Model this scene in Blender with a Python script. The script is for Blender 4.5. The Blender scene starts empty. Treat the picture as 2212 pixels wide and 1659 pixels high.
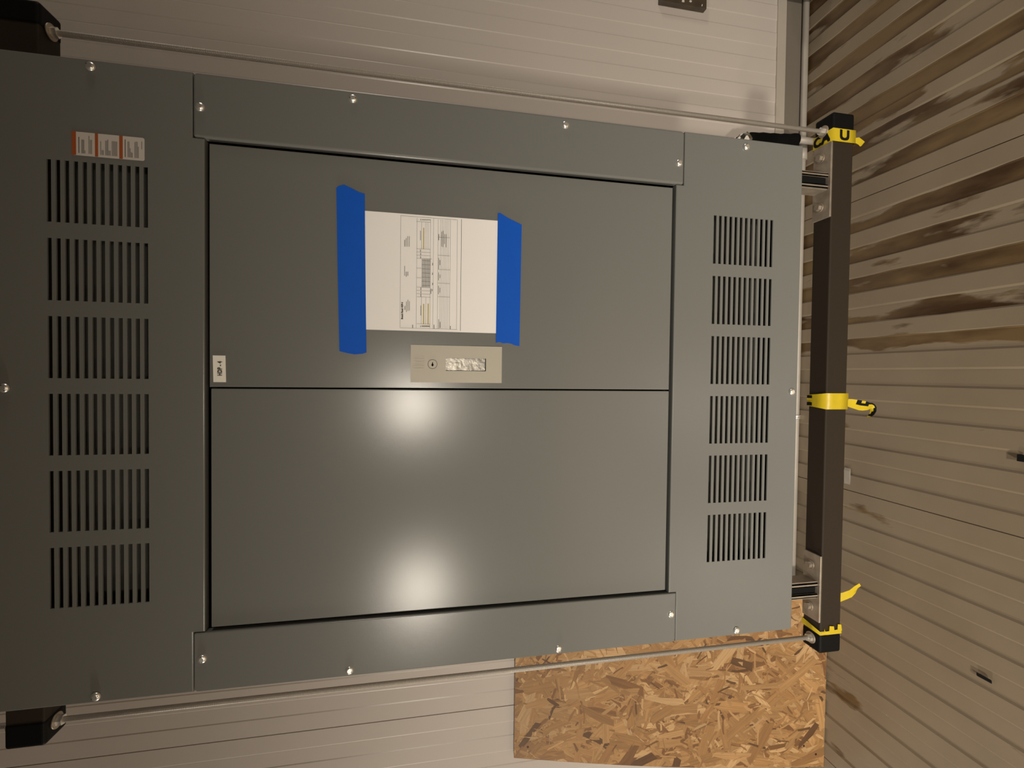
import bpy, bmesh, math, random
from mathutils import Vector, Matrix
random.seed(7)
SC = bpy.context.scene
COL = SC.collection
EYE = 1.57                      # camera height above the floor; heights below are given relative to it

# ------------------------------------------------------------------ camera
cd = bpy.data.cameras.new('camera')
cam = bpy.data.objects.new('camera', cd)
COL.objects.link(cam)
r0 = Vector((0.01214583, -0.19145276, -0.98142668))      # image right
r1 = Vector((-0.99970902, -0.02278213, -0.00792784))     # image down
r2 = Vector((-0.02084118, 0.98123739, -0.19167375))      # view direction
M = Matrix((r0, -r1, -r2)).transposed().to_4x4()
M.translation = (0, 0, EYE)
cam.matrix_world = M
cd.sensor_fit = 'HORIZONTAL'
cd.sensor_width = 36.0
cd.lens = 36.0 * 1020.0 / 2212.0
cd.clip_start = 0.02
SC.camera = cam

# ------------------------------------------------------------------ world, lights, exposure
w = bpy.data.worlds.new('dim_room'); SC.world = w; w.use_nodes = True
w.node_tree.nodes['Background'].inputs[0].default_value = (1.0, 0.82, 0.62, 1)
w.node_tree.nodes['Background'].inputs[1].default_value = 0.012
SC.view_settings.view_transform = 'Standard'
SC.view_settings.look = 'None'
SC.view_settings.gamma = 1.0
SC.view_settings.use_curve_mapping = False
SC.view_settings.exposure = 0.14


def lamp(name, loc, target, size, energy, col, shape='DISK', size_y=None):
    l = bpy.data.lights.new(name, 'AREA'); l.shape = shape; l.size = size
    if size_y: l.size_y = size_y
    l.energy = energy; l.color = col
    o = bpy.data.objects.new(name, l); COL.objects.link(o)
    o.location = loc
    o.rotation_euler = (Vector(target) - Vector(loc)).to_track_quat('-Z', 'Y').to_euler()
    return o


WARM = (1.0, 0.90, 0.76)


def flood(loc, pitch, yaw, energy, rad, angle=120):
    """hooded work light or added fill lamp: throws downwards and forwards"""
    l = bpy.data.lights.new('work_or_fill_light', 'SPOT'); l.energy = energy; l.color = WARM
    l.spot_size = math.radians(angle); l.spot_blend = 1.0; l.shadow_soft_size = rad
    o = bpy.data.objects.new('work_or_fill_light', l); COL.objects.link(o); o.location = loc
    d = Vector((math.sin(yaw) * math.cos(pitch), math.cos(yaw) * math.cos(pitch), math.sin(pitch)))
    o.rotation_euler = d.to_track_quat('-Z', 'Y').to_euler()
    return o


flood((-0.30, -3.0, EYE + 0.08), math.radians(-53), math.radians(4), 580, 0.11, 132)
flood((-2.00, -2.6, EYE + 0.0), math.radians(-53), math.radians(24), 540, 0.16, 132)
flood((-4.4, 0.35, EYE + 0.1), math.radians(-14), math.radians(72), 230, 0.25, 110)
flood((4.3, 0.30, EYE + 0.5), math.radians(-6), math.radians(-72), 110, 0.25, 90)  # unseen fill lamp, added to brighten the wall on this side

# ------------------------------------------------------------------ materials
MATS = {}


def mat(name, col, rough=0.5, metal=0.0, var=0.0, vscale=8.0, bump=0.0, bscale=200.0, alpha=1.0, spec=0.5, coat=0.0, rvar=0.0):
    m = bpy.data.materials.new(name); m.use_nodes = True
    nt = m.node_tree; n = nt.nodes; b = n['Principled BSDF']
    b.inputs['Base Color'].default_value = (*col, 1)
    b.inputs['Roughness'].default_value = rough
    b.inputs['Metallic'].default_value = metal
    b.inputs['Specular IOR Level'].default_value = spec
    b.inputs['Coat Weight'].default_value = coat
    b.inputs['Alpha'].default_value = alpha
    tc = n.new('ShaderNodeTexCoord')
    nz = n.new('ShaderNodeTexNoise'); nz.inputs['Scale'].default_value = vscale; nz.inputs['Detail'].default_value = 5
    nt.links.new(tc.outputs['Object'], nz.inputs['Vector'])
    if var > 0:
        mx = n.new('ShaderNodeMix'); mx.data_type = 'RGBA'
        mx.inputs['A'].default_value = (*[c * (1 - var) for c in col], 1)
        mx.inputs['B'].default_value = (*[min(1, c * (1 + var)) for c in col], 1)
        nt.links.new(nz.outputs['Fac'], mx.inputs['Factor'])
        nt.links.new(mx.outputs['Result'], b.inputs['Base Color'])
    if rvar > 0:
        mr = n.new('ShaderNodeMapRange'); mr.inputs['To Min'].default_value = rough - rvar; mr.inputs['To Max'].default_value = rough + rvar
        nt.links.new(nz.outputs['Fac'], mr.inputs['Value']); nt.links.new(mr.outputs[0], b.inputs['Roughness'])
    if bump > 0:
        n2 = n.new('ShaderNodeTexNoise'); n2.inputs['Scale'].default_value = bscale; n2.inputs['Detail'].default_value = 3
        bp = n.new('ShaderNodeBump'); bp.inputs['Strength'].default_value = bump; bp.inputs['Distance'].default_value = 0.002
        nt.links.new(tc.outputs['Object'], n2.inputs['Vector'])
        nt.links.new(n2.outputs['Fac'], bp.inputs['Height'])
        nt.links.new(bp.outputs[0], b.inputs['Normal'])
    MATS[name] = m
    return m


GREY = mat('grey_enamel', (0.166, 0.170, 0.162), 0.21, var=0.03, vscale=3, bump=0.03, bscale=900, rvar=0.02, spec=0.3)
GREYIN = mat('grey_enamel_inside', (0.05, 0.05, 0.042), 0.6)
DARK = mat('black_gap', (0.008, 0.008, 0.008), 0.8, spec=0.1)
BLACK = mat('black_rubber', (0.004, 0.004, 0.004), 0.6, bump=0.1, spec=0.15)
BEAM = mat('black_powder_coat', (0.027, 0.019, 0.012), 0.65, spec=0.25, bump=0.08, bscale=600)
ZINC = mat('zinc_plate', (0.36, 0.31, 0.25), 0.45, 0.55, var=0.4, vscale=35, rvar=0.1)
ROD = mat('zinc_rod', (0.50, 0.46, 0.41), 0.42, 0.35)
CHROME = mat('bright_screw', (0.95, 0.93, 0.88), 0.32, 0.85)
NICKEL = mat('satin_plastic', (0.43, 0.40, 0.33), 0.45, var=0.04, vscale=30, bump=0.05)
POCKET = mat('pocket_metal', (0.20, 0.19, 0.17), 0.36, 1.0, bump=0.6, bscale=60)
PAPER = mat('white_paper', (0.90, 0.89, 0.88), 0.75, var=0.02, vscale=10)
INK = mat('ink_grey', (0.07, 0.065, 0.055), 0.8)
INKL = mat('ink_light', (0.22, 0.21, 0.19), 0.8)
HILITE = mat('highlighter', (0.52, 0.42, 0.12), 0.8)
BLUE = mat('blue_tape', (0.003, 0.105, 0.62), 0.6, var=0.06, vscale=30, bump=0.15, bscale=1500, alpha=0.88, spec=0.2)
YEL = mat('yellow_tape', (0.56, 0.42, 0.015), 0.4, var=0.15, vscale=40, bump=0.3, bscale=60)
LABELW = mat('label_white', (0.90, 0.88, 0.80), 0.45)
STICK = mat('sticker_white', (0.60, 0.56, 0.53), 0.5)
ORANGE = mat('sticker_orange', (0.36, 0.085, 0.02), 0.5)
FOAM = mat('black_foam', (0.004, 0.004, 0.004), 0.9, spec=0.1)
FOIL = mat('foil', (0.8, 0.78, 0.72), 0.2, 1.0)
PIPE = mat('galvanised_pipe', (0.36, 0.33, 0.29), 0.5, 0.1, var=0.12, vscale=25)
TRIMSHADE = mat('base_trim_shade', (0.16, 0.14, 0.115), 0.5)
TRIML = mat('base_trim_light', (0.40, 0.36, 0.31), 0.5, var=0.05)
CEIL = mat('dark_ceiling', (0.06, 0.055, 0.05), 0.8)


def thread_bump(m, scale):
    nt = m.node_tree; n = nt.nodes
    tc = n.new('ShaderNodeTexCoord'); wv = n.new('ShaderNodeTexWave'); wv.bands_direction = 'Z'
    wv.inputs['Scale'].default_value = scale
    bp = n.new('ShaderNodeBump'); bp.inputs['Strength'].default_value = 0.6; bp.inputs['Distance'].default_value = 0.001
    nt.links.new(tc.outputs['Object'], wv.inputs['Vector']); nt.links.new(wv.outputs['Fac'], bp.inputs['Height'])
    nt.links.new(bp.outputs[0], n['Principled BSDF'].inputs['Normal'])


thread_bump(ROD, 160)


def wall_material():
    m = mat('white_panel', (0.50, 0.452, 0.415), 0.28, var=0.05, vscale=1.6, bump=0.05, bscale=300)
    return m


WALLM = wall_material()


def floor_material():
    m = bpy.data.materials.new('muddy_panel_floor'); m.use_nodes = True
    nt = m.node_tree; n = nt.nodes; b = n['Principled BSDF']; L = nt.links.new
    tc = n.new('ShaderNodeTexCoord'); sx = n.new('ShaderNodeSeparateXYZ'); L(tc.outputs['Object'], sx.inputs[0])
    # wobbling position, stretched along the ribs
    mp = n.new('ShaderNodeMapping'); mp.inputs['Scale'].default_value = (9, 2.4, 1); L(tc.outputs['Object'], mp.inputs[0])
    nz = n.new('ShaderNodeTexNoise'); nz.inputs['Scale'].default_value = 1.0; nz.inputs['Detail'].default_value = 5; nz.inputs['Roughness'].default_value = 0.5
    L(mp.outputs[0], nz.inputs['Vector'])
    mr = n.new('ShaderNodeMapRange'); mr.interpolation_type = 'SMOOTHSTEP'
    mr.inputs['From Min'].default_value = 0.0; mr.inputs['From Max'].default_value = 0.16; L(sx.outputs['X'], mr.inputs['Value'])
    # dried mud lies in the low flats (object z below the middle of the rib)
    low = n.new('ShaderNodeMapRange'); low.inputs['From Min'].default_value = -0.0005; low.inputs['From Max'].default_value = -0.0050
    L(sx.outputs['Z'], low.inputs['Value'])
    wet = n.new('ShaderNodeMath'); wet.operation = 'MULTIPLY'; L(low.outputs[0], wet.inputs[0]); L(mr.outputs[0], wet.inputs[1])
    add = n.new('ShaderNodeMath'); add.operation = 'MULTIPLY_ADD'; add.inputs[1].default_value = 0.24; L(wet.outputs[0], add.inputs[0]); L(nz.outputs['Fac'], add.inputs[2])
    far = n.new('ShaderNodeMapRange'); far.inputs['From Min'].default_value = 0.1; far.inputs['From Max'].default_value = 0.9; far.inputs['To Max'].default_value = 0.06
    L(sx.outputs['X'], far.inputs['Value'])
    add2 = n.new('ShaderNodeMath'); add2.operation = 'ADD'; L(add.outputs[0], add2.inputs[0]); L(far.outputs[0], add2.inputs[1])
    edge = n.new('ShaderNodeMapRange'); edge.inputs['From Min'].default_value = 0.655; edge.inputs['From Max'].default_value = 0.70
    L(add2.outputs[0], edge.inputs['Value'])
    # colours
    n2 = n.new('ShaderNodeTexNoise'); n2.inputs['Scale'].default_value = 5; n2.inputs['Detail'].default_value = 6; L(tc.outputs['Object'], n2.inputs['Vector'])
    clean = n.new('ShaderNodeMix'); clean.data_type = 'RGBA'
    clean.inputs['A'].default_value = (0.190, 0.150, 0.103, 1); clean.inputs['B'].default_value = (0.255, 0.205, 0.145, 1)
    L(n2.outputs['Fac'], clean.inputs['Factor'])
    mud = n.new('ShaderNodeMix'); mud.data_type = 'RGBA'
    mud.inputs['A'].default_value = (0.045, 0.022, 0.008, 1); mud.inputs['B'].default_value = (0.15, 0.097, 0.045, 1)
    n3 = n.new('ShaderNodeTexNoise'); n3.inputs['Scale'].default_value = 2.0; n3.inputs['Detail'].default_value = 5
    mp3 = n.new('ShaderNodeMapping'); mp3.inputs['Scale'].default_value = (6, 1.6, 1); L(tc.outputs['Object'], mp3.inputs[0]); L(mp3.outputs[0], n3.inputs['Vector'])
    rr = n.new('ShaderNodeMapRange'); rr.inputs['From Min'].default_value = 0.35; rr.inputs['From Max'].default_value = 0.62
    L(n3.outputs['Fac'], rr.inputs['Value']); L(rr.outputs[0], mud.inputs['Factor'])
    mx = n.new('ShaderNodeMix'); mx.data_type = 'RGBA'
    L(edge.outputs[0], mx.inputs['Factor']); L(clean.outputs['Result'], mx.inputs['A']); L(mud.outputs['Result'], mx.inputs['B'])
    L(mx.outputs['Result'], b.inputs['Base Color'])
    b.inputs['Roughness'].default_value = 0.38
    bp = n.new('ShaderNodeBump'); bp.inputs['Strength'].default_value = 0.5; bp.inputs['Distance'].default_value = 0.003
    L(edge.outputs[0], bp.inputs['Height']); L(bp.outputs[0], b.inputs['Normal'])
    return m


FLOORM = floor_material()


def osb_material():
    m = bpy.data.materials.new('strand_board'); m.use_nodes = True
    nt = m.node_tree; n = nt.nodes; b = n['Principled BSDF']; L = nt.links.new
    at = n.new('ShaderNodeAttribute'); at.attribute_name = 'shade'
    g = n.new('ShaderNodeAttribute'); g.attribute_name = 'grain'
    nz = n.new('ShaderNodeTexNoise'); nz.inputs['Scale'].default_value = 1.0; nz.inputs['Detail'].default_value = 4
    L(g.outputs['Vector'], nz.inputs['Vector'])
    mr = n.new('ShaderNodeMapRange'); mr.inputs['From Min'].default_value = 0.3; mr.inputs['From Max'].default_value = 0.7
    mr.inputs['To Min'].default_value = 0.80; mr.inputs['To Max'].default_value = 1.15
    L(nz.outputs['Fac'], mr.inputs['Value'])
    mx = n.new('ShaderNodeMix'); mx.data_type = 'RGBA'; mx.blend_type = 'MULTIPLY'; mx.inputs['Factor'].default_value = 1
    L(at.outputs['Color'], mx.inputs['A']); L(mr.outputs[0], mx.inputs['B'])
    L(mx.outputs['Result'], b.inputs['Base Color'])
    b.inputs['Roughness'].default_value = 0.6
    return m


OSBM = osb_material()


# ------------------------------------------------------------------ helpers
def tag(o, label=None, cat=None, group=None, kind=None):
    if label: o['label'] = label
    if cat: o['category'] = cat
    if group: o['group'] = group
    if kind: o['kind'] = kind
    return o


def empty(name, loc=(0, 0, 0)):
    o = bpy.data.objects.new(name, None); COL.objects.link(o); o.location = loc
    o.empty_display_size = 0.05
    return o


class MB:
    """collects shapes into one mesh; heights are relative to the eye level"""
    def __init__(self):
        self.bm = bmesh.new(); self.mats = []

    def mi(self, m):
        if m not in self.mats: self.mats.append(m)
        return self.mats.index(m)

    def box(self, x0, x1, y0, y1, z0, z1, m):
        i = self.mi(m); b = self.bm
        v = [b.verts.new((x, y, z + EYE)) for x in (x0, x1) for y in (y0, y1) for z in (z0, z1)]
        for f in ((0, 1, 3, 2), (4, 6, 7, 5), (0, 4, 5, 1), (2, 3, 7, 6), (0, 2, 6, 4), (1, 5, 7, 3)):
            fc = b.faces.new([v[k] for k in f]); fc.material_index = i
        return self

    def prism_xz(self, pts, y0, y1, m):
        """outline in the x,z plane, from y0 (front) to y1"""
        i = self.mi(m); b = self.bm
        a = [b.verts.new((p[0], y0, p[1] + EYE)) for p in pts]
        c = [b.verts.new((p[0], y1, p[1] + EYE)) for p in pts]
        fs = [b.faces.new(a), b.faces.new(list(reversed(c)))]
        for k in range(len(pts)):
            fs.append(b.faces.new((a[k], c[k], c[(k + 1) % len(pts)], a[(k + 1) % len(pts)])))
        for f in fs: f.material_index = i
        return self

    def tube(self, p, q, r, m, seg=20, r2=None):
        i = self.mi(m); b = self.bm
        p = Vector(p); q = Vector(q); p.z += EYE; q.z += EYE
        d = (q - p).normalized(); u = d.orthogonal().normalized(); v = d.cross(u)
        r2 = r if r2 is None else r2
        A = [b.verts.new(p + (u * math.cos(t) + v * math.sin(t)) * r) for t in [2 * math.pi * k / seg for k in range(seg)]]
        B = [b.verts.new(q + (u * math.cos(t) + v * math.sin(t)) * r2) for t in [2 * math.pi * k / seg for k in range(seg)]]
        for k in range(seg):
            f = b.faces.new((A[k], A[(k + 1) % seg], B[(k + 1) % seg], B[k])); f.material_index = i; f.smooth = seg > 8
        f = b.faces.new(list(reversed(A))); f.material_index = i
        f = b.faces.new(B); f.material_index = i
        return self

    def path_tube(self, pts, rad, m, seg=12):
        i = self.mi(m); b = self.bm; rings = []
        P = [Vector((x, y, z + EYE)) for x, y, z in pts]
        u = None
        for k, p in enumerate(P):
            d = (P[min(k + 1, len(P) - 1)] - P[max(k - 1, 0)]).normalized()
            u = d.orthogonal().normalized() if u is None else (u - d * u.dot(d)).normalized()
            v = d.cross(u); r = rad[k] if isinstance(rad, (list, tuple)) else rad
            rings.append([b.verts.new(p + (u * math.cos(t) + v * math.sin(t)) * r) for t in [2 * math.pi * s / seg for s in range(seg)]])
        for A, B in zip(rings, rings[1:]):
            for s in range(seg):
                f = b.faces.new((A[s], A[(s + 1) % seg], B[(s + 1) % seg], B[s])); f.material_index = i; f.smooth = True
        b.faces.new(list(reversed(rings[0]))).material_index = i
        b.faces.new(rings[-1]).material_index = i
        return self

    def ribbon(self, pts, m, th=0.0004, marks=None, m2=None):
        """pts: list of (a, b) 3-D edge points of a strip"""
        i = self.mi(m); j = self.mi(m2) if m2 else i; b = self.bm
        rows = []
        for a, c in pts:
            a = Vector(a); c = Vector(c); a.z += EYE; c.z += EYE
            rows.append([b.verts.new(a.lerp(c, t)) for t in (0, 0.25, 0.5, 0.75, 1)])
        for r, (A, B) in enumerate(zip(rows, rows[1:])):
            for s in range(4):
                f = b.faces.new((A[s], A[s + 1], B[s + 1], B[s]))
                f.material_index = j if marks and (r, s) in marks else i; f.smooth = True
        return self

    def build(self, name, parent=None, bevel=0, seg=2, smooth=False, solid=0, recalc=True):
        if recalc: bmesh.ops.recalc_face_normals(self.bm, faces=self.bm.faces)
        me = bpy.data.meshes.new(name); 
        base = Vector((0, 0, 0))
        if parent is not None: base = parent.matrix_basis.translation
        if parent is not None and parent.parent is not None: base = base + parent.parent.matrix_basis.translation
        for v in self.bm.verts: v.co -= base
        # a part's own origin sits on its own middle
        mid = Vector((0, 0, 0))
        if self.bm.verts:
            lo = [min(v.co[k] for v in self.bm.verts) for k in range(3)]; hi = [max(v.co[k] for v in self.bm.verts) for k in range(3)]
            mid = Vector(((lo[0] + hi[0]) / 2, (lo[1] + hi[1]) / 2, lo[2]))
        for v in self.bm.verts: v.co -= mid
        self.bm.to_mesh(me); self.bm.free()
        for m in self.mats: me.materials.append(m)
        if smooth:
            for p in me.polygons: p.use_smooth = True
        o = bpy.data.objects.new(name, me); COL.objects.link(o)
        o.location = mid
        if parent is not None: o.parent = parent
        if solid:
            s = o.modifiers.new('solid', 'SOLIDIFY'); s.thickness = solid; s.offset = 0
        if bevel:
            bv = o.modifiers.new('bevel', 'BEVEL'); bv.width = bevel; bv.segments = seg; bv.limit_method = 'ANGLE'; bv.angle_limit = math.radians(40)
            bv.harden_normals = False
        return o


def build0(mb, name, origin=None, **k):
    o = mb.build(name, None, **k)
    return o


def text_faces(s, size, spacing=1.0):
    cu = bpy.data.curves.new('lettering', 'FONT'); cu.body = s; cu.size = size; cu.align_x = 'LEFT'; cu.space_character = spacing
    cu.resolution_u = 3
    ob = bpy.data.objects.new('lettering', cu); COL.objects.link(ob)
    bpy.context.view_layer.update()
    dg = bpy.context.evaluated_depsgraph_get()
    me = bpy.data.meshes.new_from_object(ob.evaluated_get(dg))
    vs = [v.co.copy() for v in me.vertices]; fs = [list(p.vertices) for p in me.polygons]
    bpy.data.objects.remove(ob); bpy.data.curves.remove(cu); bpy.data.meshes.remove(me)
    return vs, fs


def add_text(mb, s, size, origin, ux, uz, m, sx=1.0, bold=0.0, spacing=1.0):
    vs, fs = text_faces(s, size, spacing); i = mb.mi(m)
    o = Vector(origin); o.z += EYE; ux = Vector(ux); uz = Vector(uz)
    offs = [(0, 0)] if not bold else [(0, 0), (bold, 0), (0, bold), (bold, bold)]
    nrm = ux.cross(uz)
    for q, (a, c) in enumerate(offs):
        V = [mb.bm.verts.new(o + ux * (v.x * sx + a) + uz * (v.y + c) + nrm * (q * 0.00002)) for v in vs]
        for f in fs:
            try:
                mb.bm.faces.new([V[k] for k in f]).material_index = i
            except ValueError:
                pass


# ------------------------------------------------------------------ the room
FLOOR_SEAMS = [4.933, 3.863, 2.793, 1.723, 0.653, -0.417, -1.487, -2.557, -3.627, -4.697]
WALL_SEAMS = [5.192, 4.122, 3.052, 1.982, 0.912, -0.189, -1.259, -2.329, -3.399, -4.469]


def ribbed_profile(seams, dep, slope, lowb=0.050):
    """(x, depth) outline of a micro-ribbed panel run: low flats right of each rising edge"""
    pts = []
    for s in seams:
        pts += [(s + 0.0016, 0), (s + 0.0012, 0.006), (s - 0.0012, 0.006), (s - 0.0016, 0)]
        for k in range(9):
            xb = s - 0.063 - 0.1118 * k
            pts += [(xb + slope, 0), (xb, dep), (xb - lowb, dep), (xb - lowb - slope, 0)]
    pts = sorted(pts, key=lambda p: -p[0])
    return pts


mb = MB(); i = mb.mi(FLOORM)
prof = ribbed_profile(FLOOR_SEAMS, 0.0050, 0.0060)
ys = [1.80, 1.2, 0.6, 0, -1, -2.5, -4.5]
rows = [[mb.bm.verts.new((x, y, -d)) for x, d in prof] for y in ys]
for A, B in zip(rows, rows[1:]):
    for k in range(len(A) - 1):
        mb.bm.faces.new((A[k], B[k], B[k + 1], A[k + 1])).material_index = i
me = bpy.data.meshes.new('floor'); bmesh.ops.recalc_face_normals(mb.bm, faces=mb.bm.faces)
mb.bm.faces.ensure_lookup_table()
if mb.bm.faces[0].normal.z < 0:
    bmesh.ops.reverse_faces(mb.bm, faces=mb.bm.faces)
mb.bm.to_mesh(me); me.materials.append(FLOORM)
fl = bpy.data.objects.new('floor', me); COL.objects.link(fl); tag(fl, kind='structure')

WY = 1.735
mb = MB(); i = mb.mi(WALLM)
prof = ribbed_profile(WALL_SEAMS, 0.0015, 0.0035)
lowz, topz = 0.135, 3.3
A = [mb.bm.verts.new((x, WY + d, lowz)) for x, d in prof]; B = [mb.bm.verts.new((x, WY + d, topz)) for x, d in prof]
for k in range(len(A) - 1):
    mb.bm.faces.new((A[k], A[k + 1], B[k + 1], B[k])).material_index = i
bmesh.ops.recalc_face_normals(mb.bm, faces=mb.bm.faces); mb.bm.faces.ensure_lookup_table()
if mb.bm.faces[0].normal.y > 0:
    bmesh.ops.reverse_faces(mb.bm, faces=mb.bm.faces)
me = bpy.data.meshes.new('wall_back'); mb.bm.to_mesh(me); me.materials.append(WALLM)
wb = bpy.data.objects.new('wall_back', me); COL.objects.link(wb); tag(wb, kind='structure')

# base flashing of that wall: pale cap strip over a cove, its shade put into a darker grey
mb = MB()
mb.box(-5.6, 5.2, 1.728, 1.80, -1.474, -1.434, TRIML)
o = mb.build('baseboard_back', bevel=0.002); tag(o, kind='structure')
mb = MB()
mb.box(-5.6, 5.2, 1.734, 1.80, -1.575, -1.475, TRIMSHADE)
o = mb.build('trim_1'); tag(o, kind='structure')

for nm, bx in (('wall_left', (-5.70, -5.60, -4.6, 1.8, -1.6, 1.75)), ('wall_right', (5.2, 5.3, -4.6, 1.8, -1.6, 1.75)), ('wall_front', (-5.7, 5.3, -4.6, -4.5, -1.6, 1.75))):
    tag(MB().box(*bx, WALLM).build(nm), kind='structure')
tag(MB().box(-5.7, 5.3, -4.6, 1.85, 1.70, 1.75, CEIL).build('ceiling'), kind='structure')

# ------------------------------------------------------------------ electrical cabinet
FY = 0.90                                    # front plane of the sheet-metal covers
XL, XR, ZB, ZT = -0.560, 0.505, -0.816, 0.670
cab = empty('electrical_cabinet', (-0.0275, 1.0, ZB + EYE))
tag(cab, 'tall dark grey electrical distribution cabinet with louvred covers, hung in front of the ribbed wall', 'electrical cabinet')


def sheet_cover(name, xs, zs, hole, outline, depth=0.016, slot=0.003, bevel=0.0022, FY=FY):
    """front sheet on a grid of breakpoints; cells where hole(cx,cz) are punched; outer edge folds back"""
    bm = bmesh.new(); V = {}

    def vert(a, c):
        if (a, c) not in V: V[(a, c)] = bm.verts.new((xs[a], FY, zs[c] + EYE))
        return V[(a, c)]
    slots = set()
    for a in range(len(xs) - 1):
        for c in range(len(zs) - 1):
            cx = (xs[a] + xs[a + 1]) / 2; cz = (zs[c] + zs[c + 1]) / 2
            if not outline(cx, cz): continue
            if hole(cx, cz):
                for p in ((a, c), (a + 1, c), (a, c + 1), (a + 1, c + 1)): slots.add(p)
                continue
            bm.faces.new((vert(a, c), vert(a + 1, c), vert(a + 1, c + 1), vert(a, c + 1)))
    be = [e for e in bm.edges if e.is_boundary]
    slotv = {V[p] for p in slots if p in V}
    inner = [e for e in be if all(v in slotv for v in e.verts)]
    outer = [e for e in be if e not in set(inner)]
    bmesh.ops.dissolve_limit(bm, angle_limit=0.001, verts=[], edges=[])
    r = bmesh.ops.extrude_edge_only(bm, edges=outer)
    for g in r['geom']:
        if isinstance(g, bmesh.types.BMVert): g.co.y += depth
    if inner:
        r = bmesh.ops.extrude_edge_only(bm, edges=inner)
        for g in r['geom']:
            if isinstance(g, bmesh.types.BMVert): g.co.y += slot
    m = MB(); m.bm.free(); m.bm = bm; m.mi(GREY)
    o = m.build(name, cab, recalc=True)
    if bevel:
        bv = o.modifiers.new('bevel', 'BEVEL'); bv.width = bevel; bv.segments = 3; bv.limit_method = 'WEIGHT'
        me = o.data
        att = me.attributes.new('bevel_weight_edge', 'FLOAT', 'EDGE')
        # only long outer folds are rounded
        base = cab.location
        cnt = {}
        for p in me.polygons:
            for k in p.edge_keys: cnt.setdefault(k, []).append(p)
        for e in me.edges:
            ps = cnt.get(tuple(sorted(e.vertices)), cnt.get(e.key, []))
            if len(ps) == 2 and abs(ps[0].normal.dot(ps[1].normal)) < 0.5:
                # a fold: outer flanges are deep, slot lips shallow
                deep = any(max(me.vertices[v].co.y for v in p.vertices) - min(me.vertices[v].co.y for v in p.vertices) > depth * 0.6 for p in ps)
                if deep and not all(max(me.vertices[v].co.y for v in p.vertices) - min(me.vertices[v].co.y for v in p.vertices) > depth * 0.6 for p in ps):
                    att.data[e.index].value = 1.0
    return o


GX = [(-0.396 + 0.1268 * k, -0.396 + 0.1268 * k + 0.1012) for k in range(6)]


def slots_z(z0, z1):
    pitch = (z1 - z0 - 0.0064) / 11
    return [(z0 + k * pitch, z0 + k * pitch + 0.0064) for k in range(12)]


def grid(extra_x, extra_z, sz):
    xs = sorted(set([round(v, 5) for g in GX for v in g] + extra_x))
    zs = sorted(set([round(v, 5) for g in sz for v in g] + extra_z))
    return xs, zs


def in_slots(sz):
    return lambda x, z: any(a < x < b for a, b in GX) and any(a < z < b for a, b in sz)


TS = slots_z(0.4495, 0.5945); BS = slots_z(-0.7455, -0.6035)
IL, IR = -0.4565, 0.3965                     # inner edges of the two side strips
xs, zs = grid([XL, XR, IL + .001, IR - .001], [0.382, 0.364, ZT], TS)
sheet_cover('top_cover', xs, zs, in_slots(TS), lambda x, z: z > 0.382 or IL + .001 < x < IR - .001)
xs, zs = grid([XL, XR, IL + .001, IR - .001], [ZB, -0.5335, -0.5165], BS)
sheet_cover('bottom_cover', xs, zs, in_slots(BS), lambda x, z: z < -0.5335 or IL + .001 < x < IR - .001)


def rounded(x0, x1, z0, z1, r, which):
    """outline with the corners named in which rounded: 'ab' etc. a=x0z0 b=x1z0 c=x1z1 d=x0z1"""
    out = []
    for nme, cx, cz, a0 in (('a', x0, z0, 180), ('b', x1, z0, 270), ('c', x1, z1, 0), ('d', x0, z1, 90)):
        if nme in which:
            ox = cx + (r if cx == x0 else -r); oz = cz + (r if cz == z0 else -r)
            for k in range(6):
                t = math.radians(a0 + 90 * k / 5); out.append((ox + r * math.cos(t), oz + r * math.sin(t)))
        else:
            out.append((cx, cz))
    return out


m = MB().prism_xz(rounded(IR, XR, -0.5325, 0.381, 0.007, 'bc'), FY - 0.0012, FY + 0.016, GREY); m.build('side_strip', cab, bevel=0.0045, seg=4)
m = MB().prism_xz(rounded(XL, IL, -0.5325, 0.381, 0.007, 'ad'), FY - 0.0012, FY + 0.016, GREY); m.build('side_strip', cab, bevel=0.0022, seg=4)

# enclosure: open-fronted box behind the covers
m = MB()
t = 0.003
m.box(XL + .004, XL + .004 + t, FY + .012, 1.112, ZB + .004, ZT - .004, GREY)
m.box(XR - .004 - t, XR - .004, FY + .012, 1.112, ZB + .004, ZT - .004, GREY)
m.box(XL + .004, XR - .004, FY + .012, 1.112, ZB + .004, ZB + .004 + t, GREY)
m.box(XL + .004, XR - .004, FY + .012, 1.112, ZT - .004 - t, ZT - .004, GREY)
m.box(XL + .004, XR - .004, 1.109, 1.112, ZB + .004, ZT - .004, GREY)
m.build('enclosure', cab)
m = MB()
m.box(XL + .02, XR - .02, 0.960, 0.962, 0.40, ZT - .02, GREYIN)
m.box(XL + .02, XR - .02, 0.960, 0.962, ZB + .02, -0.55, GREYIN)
m.box(XL + .012, XR - .012, 0.935, 0.938, -0.53, 0.38, DARK)
m.build('inner_barrier', cab)

# doors
DY = FY + 0.0035
door = sheet_cover('door', [-0.0285, 0.0050, 0.0292, 0.3895], [-0.5105, -0.1245, -0.0480, 0.3580], lambda x, z: .005 < x < .0292 and -.1245 < z < -.048,
                   lambda x, z: True, depth=0.018, slot=0.001, bevel=0.0018, FY=DY)
m = MB().prism_xz(rounded(-0.4505, -0.0312, -0.5105, 0.3555, 0.001, ''), DY, DY + 0.018, GREY)
door2 = m.build('hinged_panel', cab, bevel=0.0016, seg=3)

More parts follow.
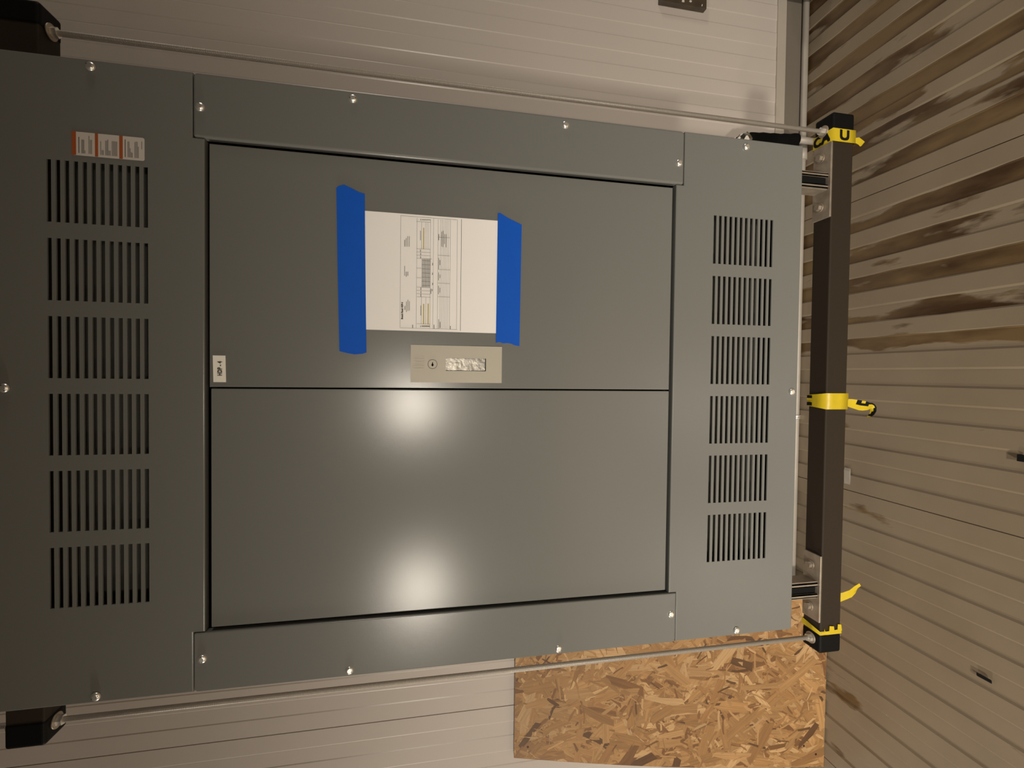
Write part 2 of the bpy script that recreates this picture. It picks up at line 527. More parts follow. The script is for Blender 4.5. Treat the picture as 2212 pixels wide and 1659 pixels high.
# latch plate with pull pocket and key lock (sub-parts of the door)
LY = FY + 0.0012
PX0, PX1, PZ0, PZ1 = -0.0175, 0.0525, -0.1555, 0.0170
HX0, HX1, HZ0, HZ1 = 0.0050, 0.0292, -0.1245, -0.0480
m = MB()
for b in ((PX0, HX0, PZ0, PZ1), (HX1, PX1, PZ0, PZ1), (HX0, HX1, PZ0, HZ0), (HX0, HX1, HZ1, PZ1)):
    m.box(b[0], b[1], LY, DY + 0.0005, b[2], b[3], NICKEL)
bmesh.ops.remove_doubles(m.bm, verts=m.bm.verts, dist=0.00001)
# raised emblem strokes: two bowed bars top and bottom of a small square
for (xa, bow) in ((0.0265, 0.0), (0.0222, -0.0012), (0.0130, 0.0012), (0.0085, 0.0)):
    for k in range(8):
        za = 0.0105 - 0.0185 * k / 8; zb = 0.0105 - 0.0185 * (k + 1) / 8; c = math.sin(math.pi * (k + .5) / 8) * bow
        m.box(xa + c - .0005, xa + c + .0005, LY - .0009, LY + .0001, zb, za, NICKEL)
plate = m.build('latch_plate', door)
m = MB()
m.box(HX0, HX1, DY + 0.0110, DY + 0.0115, HZ0, HZ1, POCKET)
m.box(HX0 - .0008, HX0, LY + .0012, DY + .0115, HZ0, HZ1, GREYIN); m.box(HX1, HX1 + .0008, LY + .0012, DY + .0115, HZ0, HZ1, GREYIN)
m.box(HX0, HX1, LY + .0012, DY + .0115, HZ0 - .0008, HZ0, GREYIN); m.box(HX0, HX1, LY + .0012, DY + .0115, HZ1, HZ1 + .0008, GREYIN)
tag(m.build('pull_pocket', door), 'crinkled bright metal pull recess')
m = MB()
cx, cz = 0.0170, -0.0232
m.tube((cx, LY - 0.0002, cz), (cx, LY + 0.001, cz), 0.0089, DARK, 32)
m.tube((cx, LY - 0.0010, cz), (cx, LY + 0.001, cz), 0.0082, NICKEL, 32)
m.box(cx - .0036, cx + .0036, LY - .0012, LY, cz - .0008, cz + .0008, DARK)
m.prism_xz([(cx - .002, cz - .0022), (cx + .0036, cz), (cx - .002, cz + .0022), (cx - .0046, cz)], LY - .0012, LY, DARK)
m.build('key_lock', door)

# screws
scr = [(0.493, 0.531), (-0.032, 0.654), (-0.552, 0.529), (0.488, -0.676), (-0.031, -0.802), (-0.549, -0.678), (0.447, 0.370), (0.491, 0.122),
       (0.489, -0.276), (0.439, -0.521), (-0.502, 0.368), (-0.551, 0.123), (-0.549, -0.277), (-0.500, -0.522)]
scr = [(min(max(x, XL + .011), XR - .011), z) for x, z in scr]


def screw_mesh(x, z, ang):
    m = MB(); i = m.mi(CHROME); rings = []
    for r, h in ((0.0074, 0.0), (0.0074, 0.0010), (0.0068, 0.0024), (0.0054, 0.0036), (0.0034, 0.0043)):
        rings.append([m.bm.verts.new((x + r * math.cos(t), FY - 0.001 - h, z + EYE + r * math.sin(t))) for t in [2 * math.pi * k / 20 for k in range(20)]])
    for A, B in zip(rings, rings[1:]):
        for k in range(20):
            f = m.bm.faces.new((A[k], A[(k + 1) % 20], B[(k + 1) % 20], B[k])); f.material_index = i; f.smooth = True
    m.bm.faces.new(rings[-1]).material_index = i
    c, s = math.cos(ang), math.sin(ang)
    pts = [(-.0056, -.0006), (.0056, -.0006), (.0056, .0006), (-.0056, .0006)]
    m.prism_xz([(x + a * c - b * s, z + a * s + b * c) for a, b in pts], FY - 0.0050, FY - 0.003, DARK)
    return m


for k, (x, z) in enumerate(scr):
    screw_mesh(x, z, random.uniform(0, 3.1)).build('screw', cab)

# name plate and caution sticker
m = MB()
m.prism_xz([(-0.0200, 0.3312), (0.0262, 0.3322), (0.0262, 0.3522), (-0.0200, 0.3512)], DY - 0.0012, DY - 0.0001, LABELW)
add_text(m, 'HDP - 4', 0.0098, (-0.0094, DY - 0.0014, 0.3373), (1, 0, 0), (0, 0, 1), INK, sx=0.70, bold=0.0009, spacing=1.1)
tag(m.build('name_plate', cab, recalc=False), 'white name plate reading HDP - 4')

m = MB()
Q = lambda u, v: (0.3665 + (u - .5) * 0.037 + 0, 0.5065 + (v - .5) * 0.104)
m.prism_xz(rounded(0.3485, 0.3862, 0.454, 0.558, 0.003, 'abcd'), FY - 0.0006, FY, STICK)
for za, zb in ((0.5525, 0.5585), (0.5212, 0.5257), (0.4857, 0.4908)):
    m.box(0.3485, 0.3862, FY - 0.0008, FY - .0005, za, zb, ORANGE)
bars = [(0.5485, .352, .378), (0.5445, .352, .374), (0.5430, .352, .374), (0.5415, .352, .374), (0.5400, .352, .357), (0.5342, .352, .381), (0.5322, .352, .375), (0.5305, .352, .375),
        (0.5175, .352, .374), (0.5155, .352, .360), (0.5138, .352, .360), (0.5105, .352, .376), (0.5088, .352, .376), (0.5072, .352, .378), (0.5056, .352, .360), (0.5040, .352, .360),
        (0.5010, .352, .376), (0.4993, .352, .376), (0.4976, .352, .376), (0.4959, .352, .376), (0.4943, .352, .376),
        (0.4822, .352, .381), (0.4782, .352, .378), (0.4766, .352, .378), (0.4750, .352, .367), (0.4734, .352, .361), (0.4720, .352, .360), (0.4680, .352, .378), (0.4663, .352, .379), (0.4646, .352, .379), (0.4630, .352, .371), (0.4580, .367, .380)]
for z, a, b in bars:
    m.box(a, b, FY - 0.0008, FY - .0005, z - .0006, z + .0005, INKL if z not in (0.5485, 0.4822) else INK)
tag(m.build('caution_sticker', cab), 'white sticker with three orange bands and small print')

# ------------------------------------------------------------------ taped paper
PY = DY - 0.0009
P0x, P1x, P0z, P1z = 0.0785, 0.2945, -0.1545, 0.1245


def PU(px, py):
    """print position: px across the sheet from its left edge, py down from its top edge, both 0..1"""
    return (P0x + px * (P1x - P0x), P1z - py * (P1z - P0z))


m = MB(); i = m.mi(PAPER)
NX, NZ = 18, 22
V = [[None] * (NZ + 1) for _ in range(NX + 1)]
for a in range(NX + 1):
    for c in range(NZ + 1):
        x = P0x + (P1x - P0x) * a / NX; z = P0z + (P1z - P0z) * c / NZ
        sag = 0.0007 * math.sin(math.pi * c / NZ) * math.sin(math.pi * a / NX)
        V[a][c] = m.bm.verts.new((x, PY + 0.0004 - sag * 0.3, z + EYE))
for a in range(NX):
    for c in range(NZ):
        f = m.bm.faces.new((V[a][c], V[a + 1][c], V[a + 1][c + 1], V[a][c + 1])); f.material_index = i; f.smooth = True
IY = PY - 0.00025
# page frame: picture x 840..1080 of the photo is the printed part; fx = across sheet, fy = down sheet
K = 0.000915                                   # metres per photo pixel on the sheet


def PP(ix, iy):
    """detail coordinates: ix down the sheet, iy up from the sheet's left edge (from the 6.38x study of the print)"""
    # ix: 0..1500 -> photo x 840..1075 ; iy: 0..1659 -> photo y 460..720
    X = 840 + ix / 6.38; Y = 460 + iy / 6.38
    z = 0.101 - (X - 787) * (0.246 / 289.0)
    top = 456 + (X - 787) * 19 / 289.0; bot = 712 + (X - 790) * 5 / 282.0
    u = (bot - Y) / (bot - top)
    return P0x + u * (P1x - P0x), z


def line(p, q, wd=0.00045, mt=INKL):
    (xa, za), (xb, zb) = PP(*p), PP(*q)
    if abs(xa - xb) < abs(za - zb):
        xm = (xa + xb) / 2; m.box(xm - wd / 2, xm + wd / 2, IY, PY + .0001, min(za, zb), max(za, zb), mt)
    else:
        zm = (za + zb) / 2; m.box(min(xa, xb), max(xa, xb), IY, PY + .0001, zm - wd / 2, zm + wd / 2, mt)


fr = [((137, 40), (150, 1580)), ((915, 85), (935, 1592)), ((137, 40), (915, 85)), ((150, 1580), (935, 1592)),
      ((355, 65), (372, 1585)), ((585, 70), (600, 1590)), ((975, 80), (988, 1610)),
      ((545, 90), (557, 1580)), ((425, 120), (430, 490)), ((430, 1150), (435, 1525)), ((650, 80), (662, 1590)), ((820, 85), (832, 1590)),
      ((355, 118), (545, 122)), ((360, 487), (548, 495)), ((360, 533), (548, 540)), ((360, 578), (548, 583)), ((362, 620), (570, 627)), ((364, 755), (430, 755)),
      ((364, 887), (430, 887)), ((366, 1017), (555, 1020)), ((366, 1062), (555, 1066)), ((368, 1107), (555, 1112)), ((370, 1150), (557, 1153)), ((374, 1520), (557, 1524)),
      ((655, 577), (822, 583)), ((655, 770), (830, 775)), ((655, 958), (828, 962)), ((660, 1145), (830, 1150)), ((493, 1150), (495, 1525)), ((655, 330), (822, 332))]
for a, b in fr: line(a, b)
line((975, 80), (988, 1610), 0.0007)
for k in (480, 500, 520): line((k, 125), (k + 3, 490), .0003)
for k in (685, 707, 730, 752, 774, 796): line((k, 85), (k + 10, 1588), .00035)
# hatched middle block of the table
for k in range(16):
    line((435 + k * 7.5, 628), (437 + k * 7.5, 1015), 0.00045, INK if k % 3 == 0 else INKL)
for k in range(7): line((435, 650 + k * 57), (550, 652 + k * 57), 0.0005)
# small print blocks
blk = [(198, 368, 460), (218, 345, 460), (238, 318, 460), (260, 318, 460), (200, 725, 860), (222, 805, 872), (243, 805, 860),
       (208, 1275, 1330), (228, 1215, 1360), (248, 1190, 1345), (268, 1210, 1340), (315, 1535, 1580), (412, 240, 372), (425, 1270, 1405), (610, 1530, 1585), (838, 1545, 1590),
       (415, 500, 530), (417, 545, 575), (417, 590, 620), (425, 1020, 1055), (425, 1070, 1100), (425, 1110, 1145), (562, 1035, 1105), (580, 1040, 1070), (582, 680, 715), (582, 815, 845), (585, 955, 985),
       (665, 285, 370), (705, 250, 455), (725, 240, 462), (745, 285, 420), (768, 285, 465), (667, 610, 765), (685, 640, 710), (667, 810, 920), (688, 840, 890), (667, 995, 1110), (688, 1020, 1090),
       (675, 1455, 1585), (695, 1490, 1575), (415, 80, 100), (440, 92, 96), (425, 1545, 1565)]
for x, a, b in blk: line((x, a), (x, b), 0.0010, INKL if b - a > 100 else INK)
for k in range(8):
    line((430 + k * 15, 90), (444 + k * 15, 92), 0.0012); line((440 + k * 14, 1552), (453 + k * 14, 1553), 0.0022)
line((455, 200), (457, 492), 0.0018, HILITE); line((462, 1245), (466, 1525), 0.0020, HILITE); line((524, 1240), (528, 1528), 0.0020, HILITE)
tx, tz = PP(183, 1462)
add_text(m, 'Branch Panel: HDP-4', 0.0046, (tx, IY - .0001, tz), (1, 0, 0), (0, 0, 1), INK, sx=0.80, bold=0.0005)
pap = m.build('paper_sheet', recalc=False)
tag(pap, 'white printed panel schedule sheet taped upright to the grey cabinet door', 'paper')

# blue tape strips
m = MB()
m.prism_xz([(0.038, 0.1435), (0.0345, 0.130), (0.0325, 0.117), (0.0340, 0.103), (0.0365, 0.0965), (0.150, 0.0985), (0.326, 0.1010), (0.3245, 0.1015), (0.327, 0.1115), (0.333, 0.1245), (0.338, 0.1370), (0.3345, 0.1465), (0.331, 0.1500), (0.20, 0.1475)],
           PY - 0.0012, PY - 0.0006, BLUE)
o = m.build('masking_tape'); tag(o, 'long strip of blue masking tape holding the top edge of the paper', 'tape', 'strips of blue masking tape on the door')
m = MB()
m.prism_xz([(0.0600, -0.1435), (0.0618, -0.150), (0.0595, -0.158), (0.0602, -0.167), (0.0590, -0.174), (0.0560, -0.181), (0.0548, -0.190), (0.150, -0.1905), (0.290, -0.1915), (0.2945, -0.180), (0.301, -0.164), (0.309, -0.1495), (0.3085, -0.1445), (0.20, -0.1440)],
           PY - 0.0012, PY - 0.0006, BLUE)
o = m.build('masking_tape'); tag(o, 'shorter strip of blue masking tape holding the bottom edge of the paper', 'tape', 'strips of blue masking tape on the door')

# ------------------------------------------------------------------ hanging strut frame
BY0, BY1 = 1.150, 1.212
BXL, BXR = -0.797, 0.752


def beam(z0, z1, label):
    e = empty('trapeze_beam', (0, BY0, z0 + EYE)); tag(e, label, 'support beam', 'black beams of the hanging frame')
    m = MB(); m.box(BXL + .004, BXR - .004, BY0, BY1, z0, z1, BEAM); m.build('beam_tube', e, bevel=0.004, seg=3)
    for a, b in ((BXL, BXL + 0.055), (BXR - 0.050, BXR)):
        m = MB(); m.box(a, b, BY0 - .0015, BY1 + .0015, z0 - .0015, z1 + .0015, BLACK); m.build('end_cap', e, bevel=0.007, seg=4)
    return e


beam(-1.208, -1.139, 'black square beam below the cabinet with yellow caution tape round it')
beam(0.771, 0.842, 'black beam behind the cabinet end that carries the orange banded sticker')

RY = 1.180
for rx, side in ((0.709, 'right'), (-0.764, 'left')):
    e = empty('threaded_rod', (rx, RY, -1.24 + EYE))
    tag(e, 'zinc threaded rod beside the cabinet, %s' % ('on the side of the black foam pipe sleeve' if side == 'right' else 'passing in front of the strand board'), 'threaded rod', 'threaded rods of the hanging frame')
    MB().tube((rx, RY, -1.235), (rx, RY, 1.70), 0.0062, ROD, 20).build('rod', e)
    for z, dz in ((-1.139, 1), (-1.208, -1), (0.771, -1), (0.842, 1)):
        MB().tube((rx, RY, z + dz * .0012), (rx, RY, z + dz * .0045), 0.0165, ZINC, 28).build('washer', e)
        MB().tube((rx, RY, z + dz * .0046), (rx, RY, z + dz * .0155), 0.0108, CHROME, 6).build('nut', e)

# vertical strut posts standing on the lower beam in sleeved base plates
for px, sd in ((0.559, 'right'), (-0.6135, 'left')):
    hw = 0.0206
    m = MB(); t = .0026
    za, zb = -1.1325, 0.769
    ya, yb = 1.156, 1.197
    m.box(px - hw, px + hw, yb - t, yb, za, zb, ZINC)
    m.box(px - hw, px - hw + t, ya, yb, za, zb, ZINC); m.box(px + hw - t, px + hw, ya, yb, za, zb, ZINC)
    m.box(px - hw, px - hw + .0095, ya, ya + t, za, zb, ZINC); m.box(px + hw - .0095, px + hw, ya, ya + t, za, zb, ZINC)
    m.box(px - hw + .0070, px - hw + .0095, ya, ya + .008, za, zb, ZINC); m.box(px + hw - .0095, px + hw - .007, ya, ya + .008, za, zb, ZINC)
    o = m.build('strut_post'); m = MB(); m.box(px - .0100, px + .0100, ya + .0085, ya + .0105, za, zb, DARK); c = m.build('shade_strip'); mw = c.matrix_basis.translation - o.matrix_basis.translation; c.parent = o; c.location = mw; c['label'] = 'black strip standing in for the shade inside the channel'; tag(o, 'galvanised open channel post on the lower beam, %s' % ('near the black foam pipe sleeve' if sd == 'right' else 'near the strand board'), 'strut channel', 'strut channel posts')  # black strip paints the shade inside the open channel
    e = empty('post_base', (px, BY0, -1.139 + EYE))
    tag(e, 'zinc base plate with bolts on the black beam, %s' % ('near the CAUTION lettered yellow tape' if sd == 'right' else 'beside the strand board'), 'bracket', 'post base plates on the lower beam')
    x0, x1 = (0.457, 0.668) if sd == 'right' else (-0.706, -0.513)
    MB().box(x0, x1, BY0 - .001, BY1 - .002, -1.139, -1.1330, ZINC).build('base_plate', e, bevel=.001)
    m = MB(); s = .0245
    for q in (-1, 1):
        a, b = sorted((px + q * (hw + .0008), px + q * s)); m.box(a, b, 1.160, 1.205, -1.133, -1.045, ZINC)
    m.build('sleeve', e)
    for bx in (x0 + .035, x1 - .035):
        m = MB(); m.tube((bx, 1.183, -1.133), (bx, 1.183, -1.1305), .013, ZINC, 20); m.tube((bx, 1.183, -1.1305), (bx, 1.183, -1.121), .0095, ZINC, 6)
        m.build('bolt', e)
for z, wd in ((-0.70, 'lower'), (0.50, 'upper')):
    m = MB()
    m.box(-0.64, 0.59, 1.113, 1.1155, z, z + .041, ZINC); m.box(-0.64, 0.59, 1.113, 1.1555, z, z + .0026, ZINC); m.box(-0.64, 0.59, 1.113, 1.1555, z + .0384, z + .041, ZINC)
    tag(m.build('strut_rail'), 'galvanised cross rail bolted behind the cabinet, %s of the pair' % wd, 'strut channel', 'cross rails behind the cabinet')

# ------------------------------------------------------------------ caution tape
TY = BY0 - 0.0016; TT = -1.1385 + .0012; TBk = BY1; TBt = -1.2095


def wrap(xa, xb, off=0.0022, ta=None, tb=None):
    """band round the beam between xa and xb, skewed on the top face by ta,tb"""
    ta = xa if ta is None else ta; tb = xb if tb is None else tb
    y0, y1, z0, z1 = BY0 - off, BY1 + off, -1.208 - off, -1.139 + off
    mid = lambda a, b, t: a + (b - a) * t
    P = []
    for t in (0, .5, 1): P.append(((mid(ta, xa, t), mid(y1, y0, t), z1), (mid(tb, xb, t), mid(y1, y0, t), z1)))
    for t in (.33, .66, 1): P.append(((xa, y0, mid(z1, z0, t)), (xb, y0, mid(z1, z0, t))))
    for t in (.5, 1): P.append(((xa, mid(y0, y1, t), z0), (xb, mid(y0, y1, t), z0)))
    for t in (.5, 1): P.append(((mid(xa, ta, t), y1, mid(z0, z1, t)), (mid(xb, tb, t), y1, mid(z0, z1, t))))
    return P


# band at the right end with the lettering
m = MB(); m.ribbon(wrap(0.668, 0.7045, .0034), YEL)
z = -1.139 + .0034
add_text(m, 'U', 0.038, (0.6725, BY0 - .0040, -1.155), (0, 0, -1), (1, 0, 0), DARK, sx=1.25, bold=.0035)
add_text(m, 'A', 0.038, (0.6725, 1.186, z + .0008), (0, -1, 0), (1, 0, 0), DARK, sx=1.1, bold=.0035)
add_text(m, 'C', 0.038, (0.6725, 1.2145, z + .0008), (0, -1, 0), (1, 0, 0), DARK, bold=.0035)
# knotted end sticking out below
m.ribbon([((0.684, 1.148, -1.211), (0.672, 1.150, -1.211)), ((0.686, 1.146, -1.222), (0.668, 1.150, -1.224)), ((0.682, 1.148, -1.235), (0.664, 1.152, -1.233)), ((0.678, 1.150, -1.246), (0.668, 1.154, -1.240))], YEL)
o = m.build('caution_tape', recalc=False); tag(o, 'yellow caution tape with large black letters round the beam end near the foil topped pipe', 'caution tape', 'bits of yellow caution tape on the beam')

# band in the middle with a curling tail
m = MB(); m.ribbon(wrap(-0.0895, -0.0440, .0022, -0.083, -0.050), YEL)
m.ribbon(wrap(-0.063, -0.0435, .0030, -0.066, -0.052), YEL)
y = 1.149
tail = [((-0.060, y, -1.208), (-0.080, y, -1.208)), ((-0.060, y - .004, -1.222), (-0.084, y + .004, -1.222)), ((-0.062, y - .006, -1.238), (-0.088, y + .005, -1.238)),
        ((-0.064, y - .006, -1.254), (-0.093, y + .006, -1.256)), ((-0.066, y - .004, -1.270), (-0.094, y + .008, -1.272)), ((-0.070, y - .002, -1.284), (-0.093, y + .009, -1.288)),
        ((-0.071, y, -1.297), (-0.090, y + .010, -1.300)), ((-0.076, y + .002, -1.308), (-0.088, y + .016, -1.309)), ((-0.084, y + .004, -1.316), (-0.090, y + .020, -1.312)),
        ((-0.096, y + .006, -1.318), (-0.098, y + .022, -1.314)), ((-0.106, y + .008, -1.313), (-0.105, y + .022, -1.310)), ((-0.112, y + .010, -1.306), (-0.110, y + .020, -1.303)), ((-0.1145, y + .012, -1.298), (-0.114, y + .018, -1.297))]
m.ribbon(tail, YEL, marks={(2, 0), (2, 1), (4, 0), (4, 1), (3, 1), (6, 0), (7, 0), (5, 0), (8, 0), (8, 1), (9, 0), (9, 1), (9, 2), (10, 0), (10, 1), (10, 2), (10, 3)}, m2=DARK)
# dark print where the band turns over the back edge
m.prism_xz([(-.052, -1.1345), (-.060, -1.1345), (-.060, -1.1340), (-.052, -1.1340)], 1.195, 1.213, DARK)
m.prism_xz([(-.072, -1.1345), (-.082, -1.1345), (-.082, -1.1340), (-.072, -1.1340)], 1.195, 1.213, DARK)
o = m.build('caution_tape', recalc=False); tag(o, 'yellow caution tape knotted round the middle of the black beam with a curling tail', 'caution tape', 'bits of yellow caution tape on the beam')

# loose end pointing out, left third of the beam
m = MB()
m.ribbon([((-0.640, 1.175, -1.2075), (-0.664, 1.175, -1.2075)), ((-0.632, 1.165, -1.228), (-0.660, 1.168, -1.226)), ((-0.624, 1.160, -1.246), (-0.652, 1.164, -1.244)), ((-0.612, 1.158, -1.262), (-0.646, 1.162, -1.258)), ((-0.604, 1.156, -1.276), (-0.634, 1.160, -1.268)), ((-0.612, 1.156, -1.282), (-0.622, 1.160, -1.272))], YEL)
o = m.build('caution_tape', recalc=False); tag(o, 'torn plain scrap of yellow tape sticking out under the beam near the strand board', 'caution tape', 'bits of yellow caution tape on the beam')

# band at the left end
m = MB(); m.ribbon(wrap(-0.7415, -0.7310, .0024, -0.7390, -0.7200), YEL)
m.ribbon([((-0.7325, BY0 - .0032, -1.140), (-0.7400, BY0 - .0032, -1.140)), ((-0.7310, BY0 - .0036, -1.160), (-0.7412, BY0 - .0036, -1.160)), ((-0.728, BY0 - .0036, -1.205), (-0.7412, BY0 - .0036, -1.208))], YEL)
for (z0, z1, xx) in ((-1.149, -1.153, -.723), (-1.166, -1.184, -.716), (-1.194, -1.209, -.713)):
    m.prism_xz([(-.7330, z1), (-.7330, z0), (xx, z0 - .001), (xx - .002, z1 + .003)], BY0 - .0042, BY0 - .0026, YEL)
o = m.build('caution_tape', recalc=False); tag(o, 'narrow frayed yellow tape band round the beam end in front of the strand board', 'caution tape', 'bits of yellow caution tape on the beam')

# ------------------------------------------------------------------ conduit along the wall base
CY = 1.7205; CZ = -1.557
e = empty('conduit', (0, CY, CZ + EYE)); tag(e, 'grey metal conduit pipe lying along the foot of the ribbed wall', 'pipe')
MB().tube((-4, CY, CZ), (5, CY, CZ), 0.0125, PIPE, 24).build('pipe', e)
MB().tube((0.905, CY, CZ), (0.965, CY, CZ), 0.0175, PIPE, 24).build('coupling', e)
m = MB(); m.tube((-0.172, CY, CZ), (-0.166, CY, CZ), 0.0165, CHROME, 24); m.tube((-0.163, CY, CZ), (-0.157, CY, CZ), 0.0165, CHROME, 24); m.tube((-0.168, CY, CZ), (-0.161, CY, CZ), 0.0145, CHROME, 24)
m.build('compression_ring', e)
# insulated riser with a foil end
SX, SY = 0.945, 1.652
e = empty('insulated_pipe', (SX, SY, -1.57 + EYE)); tag(e, 'black foam sleeved pipe stub with crumpled foil top at the wall foot', 'pipe')
pts = []; rr = []
for k in range(15):
    t = k / 14; pts.append((0.949 - .026 * t - .002 * math.sin(t * 5), SY + .003 * math.cos(t * 4), -1.468 + t * 0.228)); rr.append(.0235 + .0010 * math.sin(k * 2.1))
MB().path_tube(pts, rr, FOAM, 20).build('foam_sleeve', e)
MB().tube((0.949, SY, -1.57), (0.949, SY, -1.46), .013, PIPE, 18).build('pipe_stub', e)
m = MB(); i = m.mi(FOIL)
rings = []
random.seed(3)
for k in range(9):
    t = k / 8; z = -1.246 + t * 0.062; r = (.026 + .006 * math.sin(t * 3)) * (1 - .75 * t * t)
    rings.append([m.bm.verts.new((0.922 - t * .010 + (r + random.uniform(-.0045, .0045)) * math.cos(a), SY + (r + random.uniform(-.0045, .0045)) * math.sin(a), z + EYE + random.uniform(-.003, .003))) for a in [2 * math.pi * s / 14 for s in range(14)]])
for A, B in zip(rings, rings[1:]):
    for s in range(14): m.bm.faces.new((A[s], A[(s + 1) % 14], B[(s + 1) % 14], B[s])).material_index = i
m.bm.faces.new(rings[-1]).material_index = i
m.build('foil_wrap', e)

# ------------------------------------------------------------------ leaning strand board
random.seed(11)
Vb, Vt = Vector((0, 1.552, 0.0)), Vector((0, 1.706, 1.212))     # foot and head of the lean (y, z from floor)
updir = (Vt - Vb).normalized(); Hh = (Vt - Vb).length
nrm = Vector((1, 0, 0)).cross(updir).normalized()
if nrm.y > 0: nrm = -nrm


def left_edge(v):                                                # slightly bowed, narrower at the head
    t = v / Hh
    return -1.528 + 0.088 * t - 0.018 * math.sin(math.pi * t)


RX = -0.835
bm = bmesh.new()
sh = bm.loops.layers.float_color.new('shade'); gr = bm.loops.layers.float_vector.new('grain')


def board_pt(x, v, off):
    p = Vb + updir * v + nrm * off; return Vector((x, p.y, p.z))


def paint(f, col, ang, seed):
    ca, sa = math.cos(ang), math.sin(ang)
    for l in f.loops:
        l[sh] = (*col, 1)
        x = l.vert.co.x; v = (l.vert.co - Vb).dot(updir)
        l[gr] = ((x * ca + v * sa) * 9 + seed, (-x * sa + v * ca) * 190, seed)


nv = 16
fr_ = []; bk = []
for k in range(nv + 1):
    v = Hh * k / nv
    fr_.append((bm.verts.new(board_pt(left_edge(v), v, 0)), bm.verts.new(board_pt(RX, v, 0))))
    bk.append((bm.verts.new(board_pt(left_edge(v), v, -.012)), bm.verts.new(board_pt(RX, v, -.012))))
faces = []
for k in range(nv):
    faces += [bm.faces.new((fr_[k][0], fr_[k][1], fr_[k + 1][1], fr_[k + 1][0])), bm.faces.new((bk[k][0], bk[k + 1][0], bk[k + 1][1], bk[k][1])),
              bm.faces.new((fr_[k][0], fr_[k + 1][0], bk[k + 1][0], bk[k][0])), bm.faces.new((fr_[k][1], bk[k][1], bk[k + 1][1], fr_[k + 1][1]))]
faces += [bm.faces.new((fr_[0][0], bk[0][0], bk[0][1], fr_[0][1])), bm.faces.new((fr_[-1][0], fr_[-1][1], bk[-1][1], bk[-1][0]))]
for f in faces: paint(f, (0.20, 0.105, 0.040), 0.3, 0)
tones = [(0.31, 0.170, 0.062), (0.27, 0.142, 0.049), (0.35, 0.200, 0.080), (0.24, 0.120, 0.040), (0.29, 0.155, 0.055), (0.16, 0.072, 0.022), (0.41, 0.255, 0.115), (0.26, 0.135, 0.045), (0.32, 0.178, 0.066)]
N = 3300
for k in range(N):
    big = k < N * 0.72; huge = random.random() < .16
    Ln = random.uniform(.07, .22) if big else random.uniform(.015, .080)
    Wd = (random.uniform(.024, .055) if huge else random.uniform(.008, .030)) if big else (random.uniform(.020, .040) if huge else random.uniform(.003, .012)); Ln = random.uniform(.09, .2) if huge else Ln
    ang = math.pi / 2 + random.gauss(0, .75) if random.random() < .62 else random.uniform(0, math.pi)
    cxx = random.uniform(-1.57, RX); cv = random.uniform(-.02, Hh + .02)
    ca, sa = math.cos(ang), math.sin(ang)
    n = random.choice((4, 5, 6))
    sk = random.uniform(-.4, .4)
    loc = []
    top = [(-.5, .5), (-.15, .5 + random.uniform(-.2, .2)), (.2, .5 + random.uniform(-.25, .1)), (.5, .35)]
    bot = [(.5 - random.uniform(0, .12), -.4), (.1, -.5 + random.uniform(-.2, .2)), (-.5 + random.uniform(0, .12), -.5)]
    bend = random.uniform(-.25, .25) * Ln
    for a, b in top + bot:
        a += sk * b * Wd / Ln; u = a * Ln; w_ = b * Wd + bend * (a * a)
        loc.append((cxx + u * ca - w_ * sa, cv + u * sa + w_ * ca))
    off = 0.00015 + 0.0009 * k / N
    vs = []
    for x, v in loc:
        v = min(max(v, 0.001), Hh - .001); x = min(max(x, left_edge(v) + .0005), RX - .0005)
        vs.append(bm.verts.new(board_pt(x, v, off + random.uniform(0, .00025))))
    try:
        f = bm.faces.new(vs)
    except ValueError:
        continue
    if f.calc_area() < 1e-6: bm.faces.remove(f); continue
    f.normal_update()
    if f.normal.y > 0: f.normal_flip()
    c = random.choice(tones); j = random.uniform(.85, 1.14)
    if not big and random.random() < .07: c, j = (0.09, 0.04, 0.012), 1
    paint(f, [q * j for q in c], ang, random.uniform(0, 50))
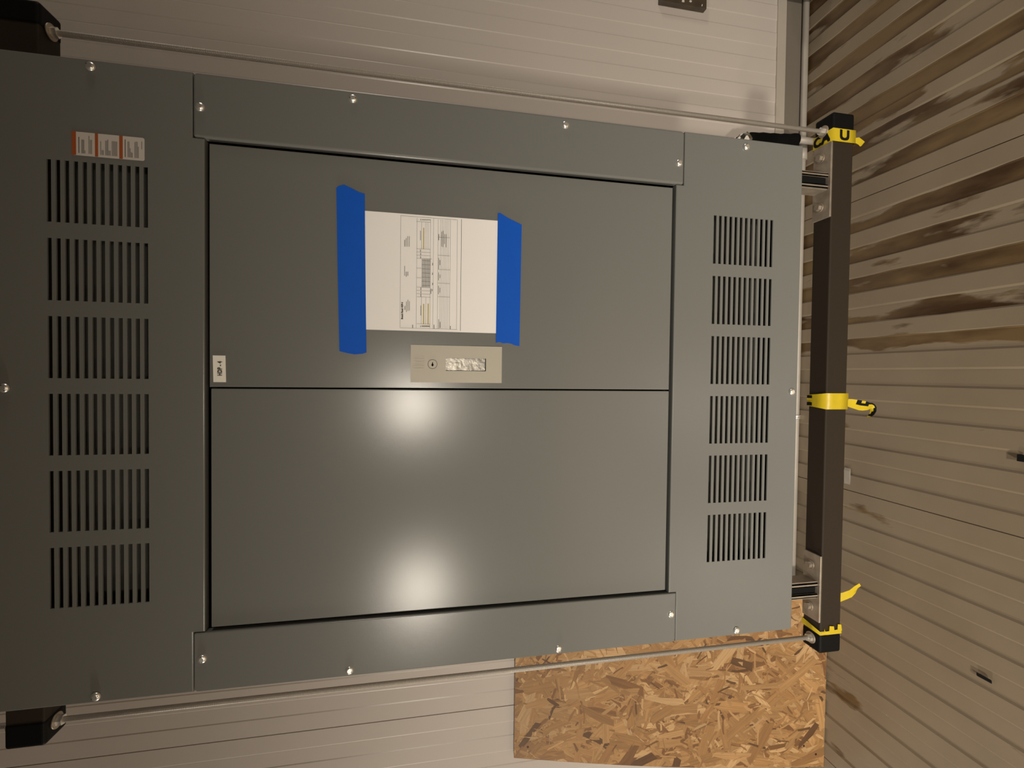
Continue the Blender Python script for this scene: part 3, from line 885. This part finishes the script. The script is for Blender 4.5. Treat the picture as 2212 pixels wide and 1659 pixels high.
# nail holes and pale repair plugs
for (x, v, r) in ((-1.475, .035, .0045), (-1.44, .085, .004), (-1.40, 1.17, .004)):
    vs = [bm.verts.new(board_pt(x + r * math.cos(a), v + r * math.sin(a), .0016)) for a in [2 * math.pi * s / 10 for s in range(10)]]
    f = bm.faces.new(vs); f.normal_update()
    if f.normal.y > 0: f.normal_flip()
    paint(f, (.01, .006, .003), 0, 0)
me = bpy.data.meshes.new('strand_board')
org = Vector((-1.15, 1.55, 0))
for v in bm.verts: v.co -= org
bm.to_mesh(me); bm.free(); me.materials.append(OSBM)
o = bpy.data.objects.new('strand_board', me); COL.objects.link(o); o.location = org
tag(o, 'sheet of tan oriented strand board standing on the floor, leaning on the ribbed wall', 'wooden board')

# ------------------------------------------------------------------ odds and ends
m = MB(); m.box(1.535, 1.70, 1.575, 1.6875, -1.569, -1.432, BLACK)
tag(m.build('rubber_block', bevel=.010, seg=3), 'black rubber block against the wall base, at the top edge of the photo', 'block')
BOXM = mat('dark_box_paint', (0.06, 0.045, 0.03), 0.45, var=0.5, vscale=30)
e = empty('junction_box', (1.56, WY, -1.10 + EYE)); tag(e, 'small dark scuffed box fixed to the ribbed wall, at the top edge of the photo', 'wall box')
MB().box(1.448, 1.70, 1.713, WY, -1.098, -0.902, BOXM).build('housing', e, bevel=.002)
for p in ([(1.455, -1.078), (1.462, -1.080), (1.463, -1.077), (1.456, -1.075)], [(1.462, -1.030), (1.469, -1.034), (1.470, -1.024), (1.464, -1.022)], [(1.458, -0.990), (1.470, -0.992), (1.470, -1.000), (1.458, -1.001)]):
    MB().prism_xz(p, 1.7118, 1.7135, STICK).build('pale_scuff', e)
m = MB(); m.prism_xz([(-0.846, -1.5695), (-0.838, -1.5695), (-0.834, -1.566), (-0.842, -1.566)], 1.015, 1.050, DARK)
tag(m.build('wood_chip'), 'small black chip lying on the bare ribbed floor', 'debris')
m = MB(); m.box(-0.215, -0.197, 0.955, 0.972, -1.5695, -1.562, DARK)
tag(m.build('cable_clip'), 'small dark clip on the ribbed floor, cut by the right edge of the photo', 'debris')
m = MB(); m.prism_xz([(-0.335, -1.5695), (-0.395, -1.5695), (-0.385, -1.5685), (-0.345, -1.5670)], 1.47, 1.495, PIPE)
tag(m.build('plastic_scrap'), 'thin pale scrap on the floor peeping out from under the black beam', 'debris')
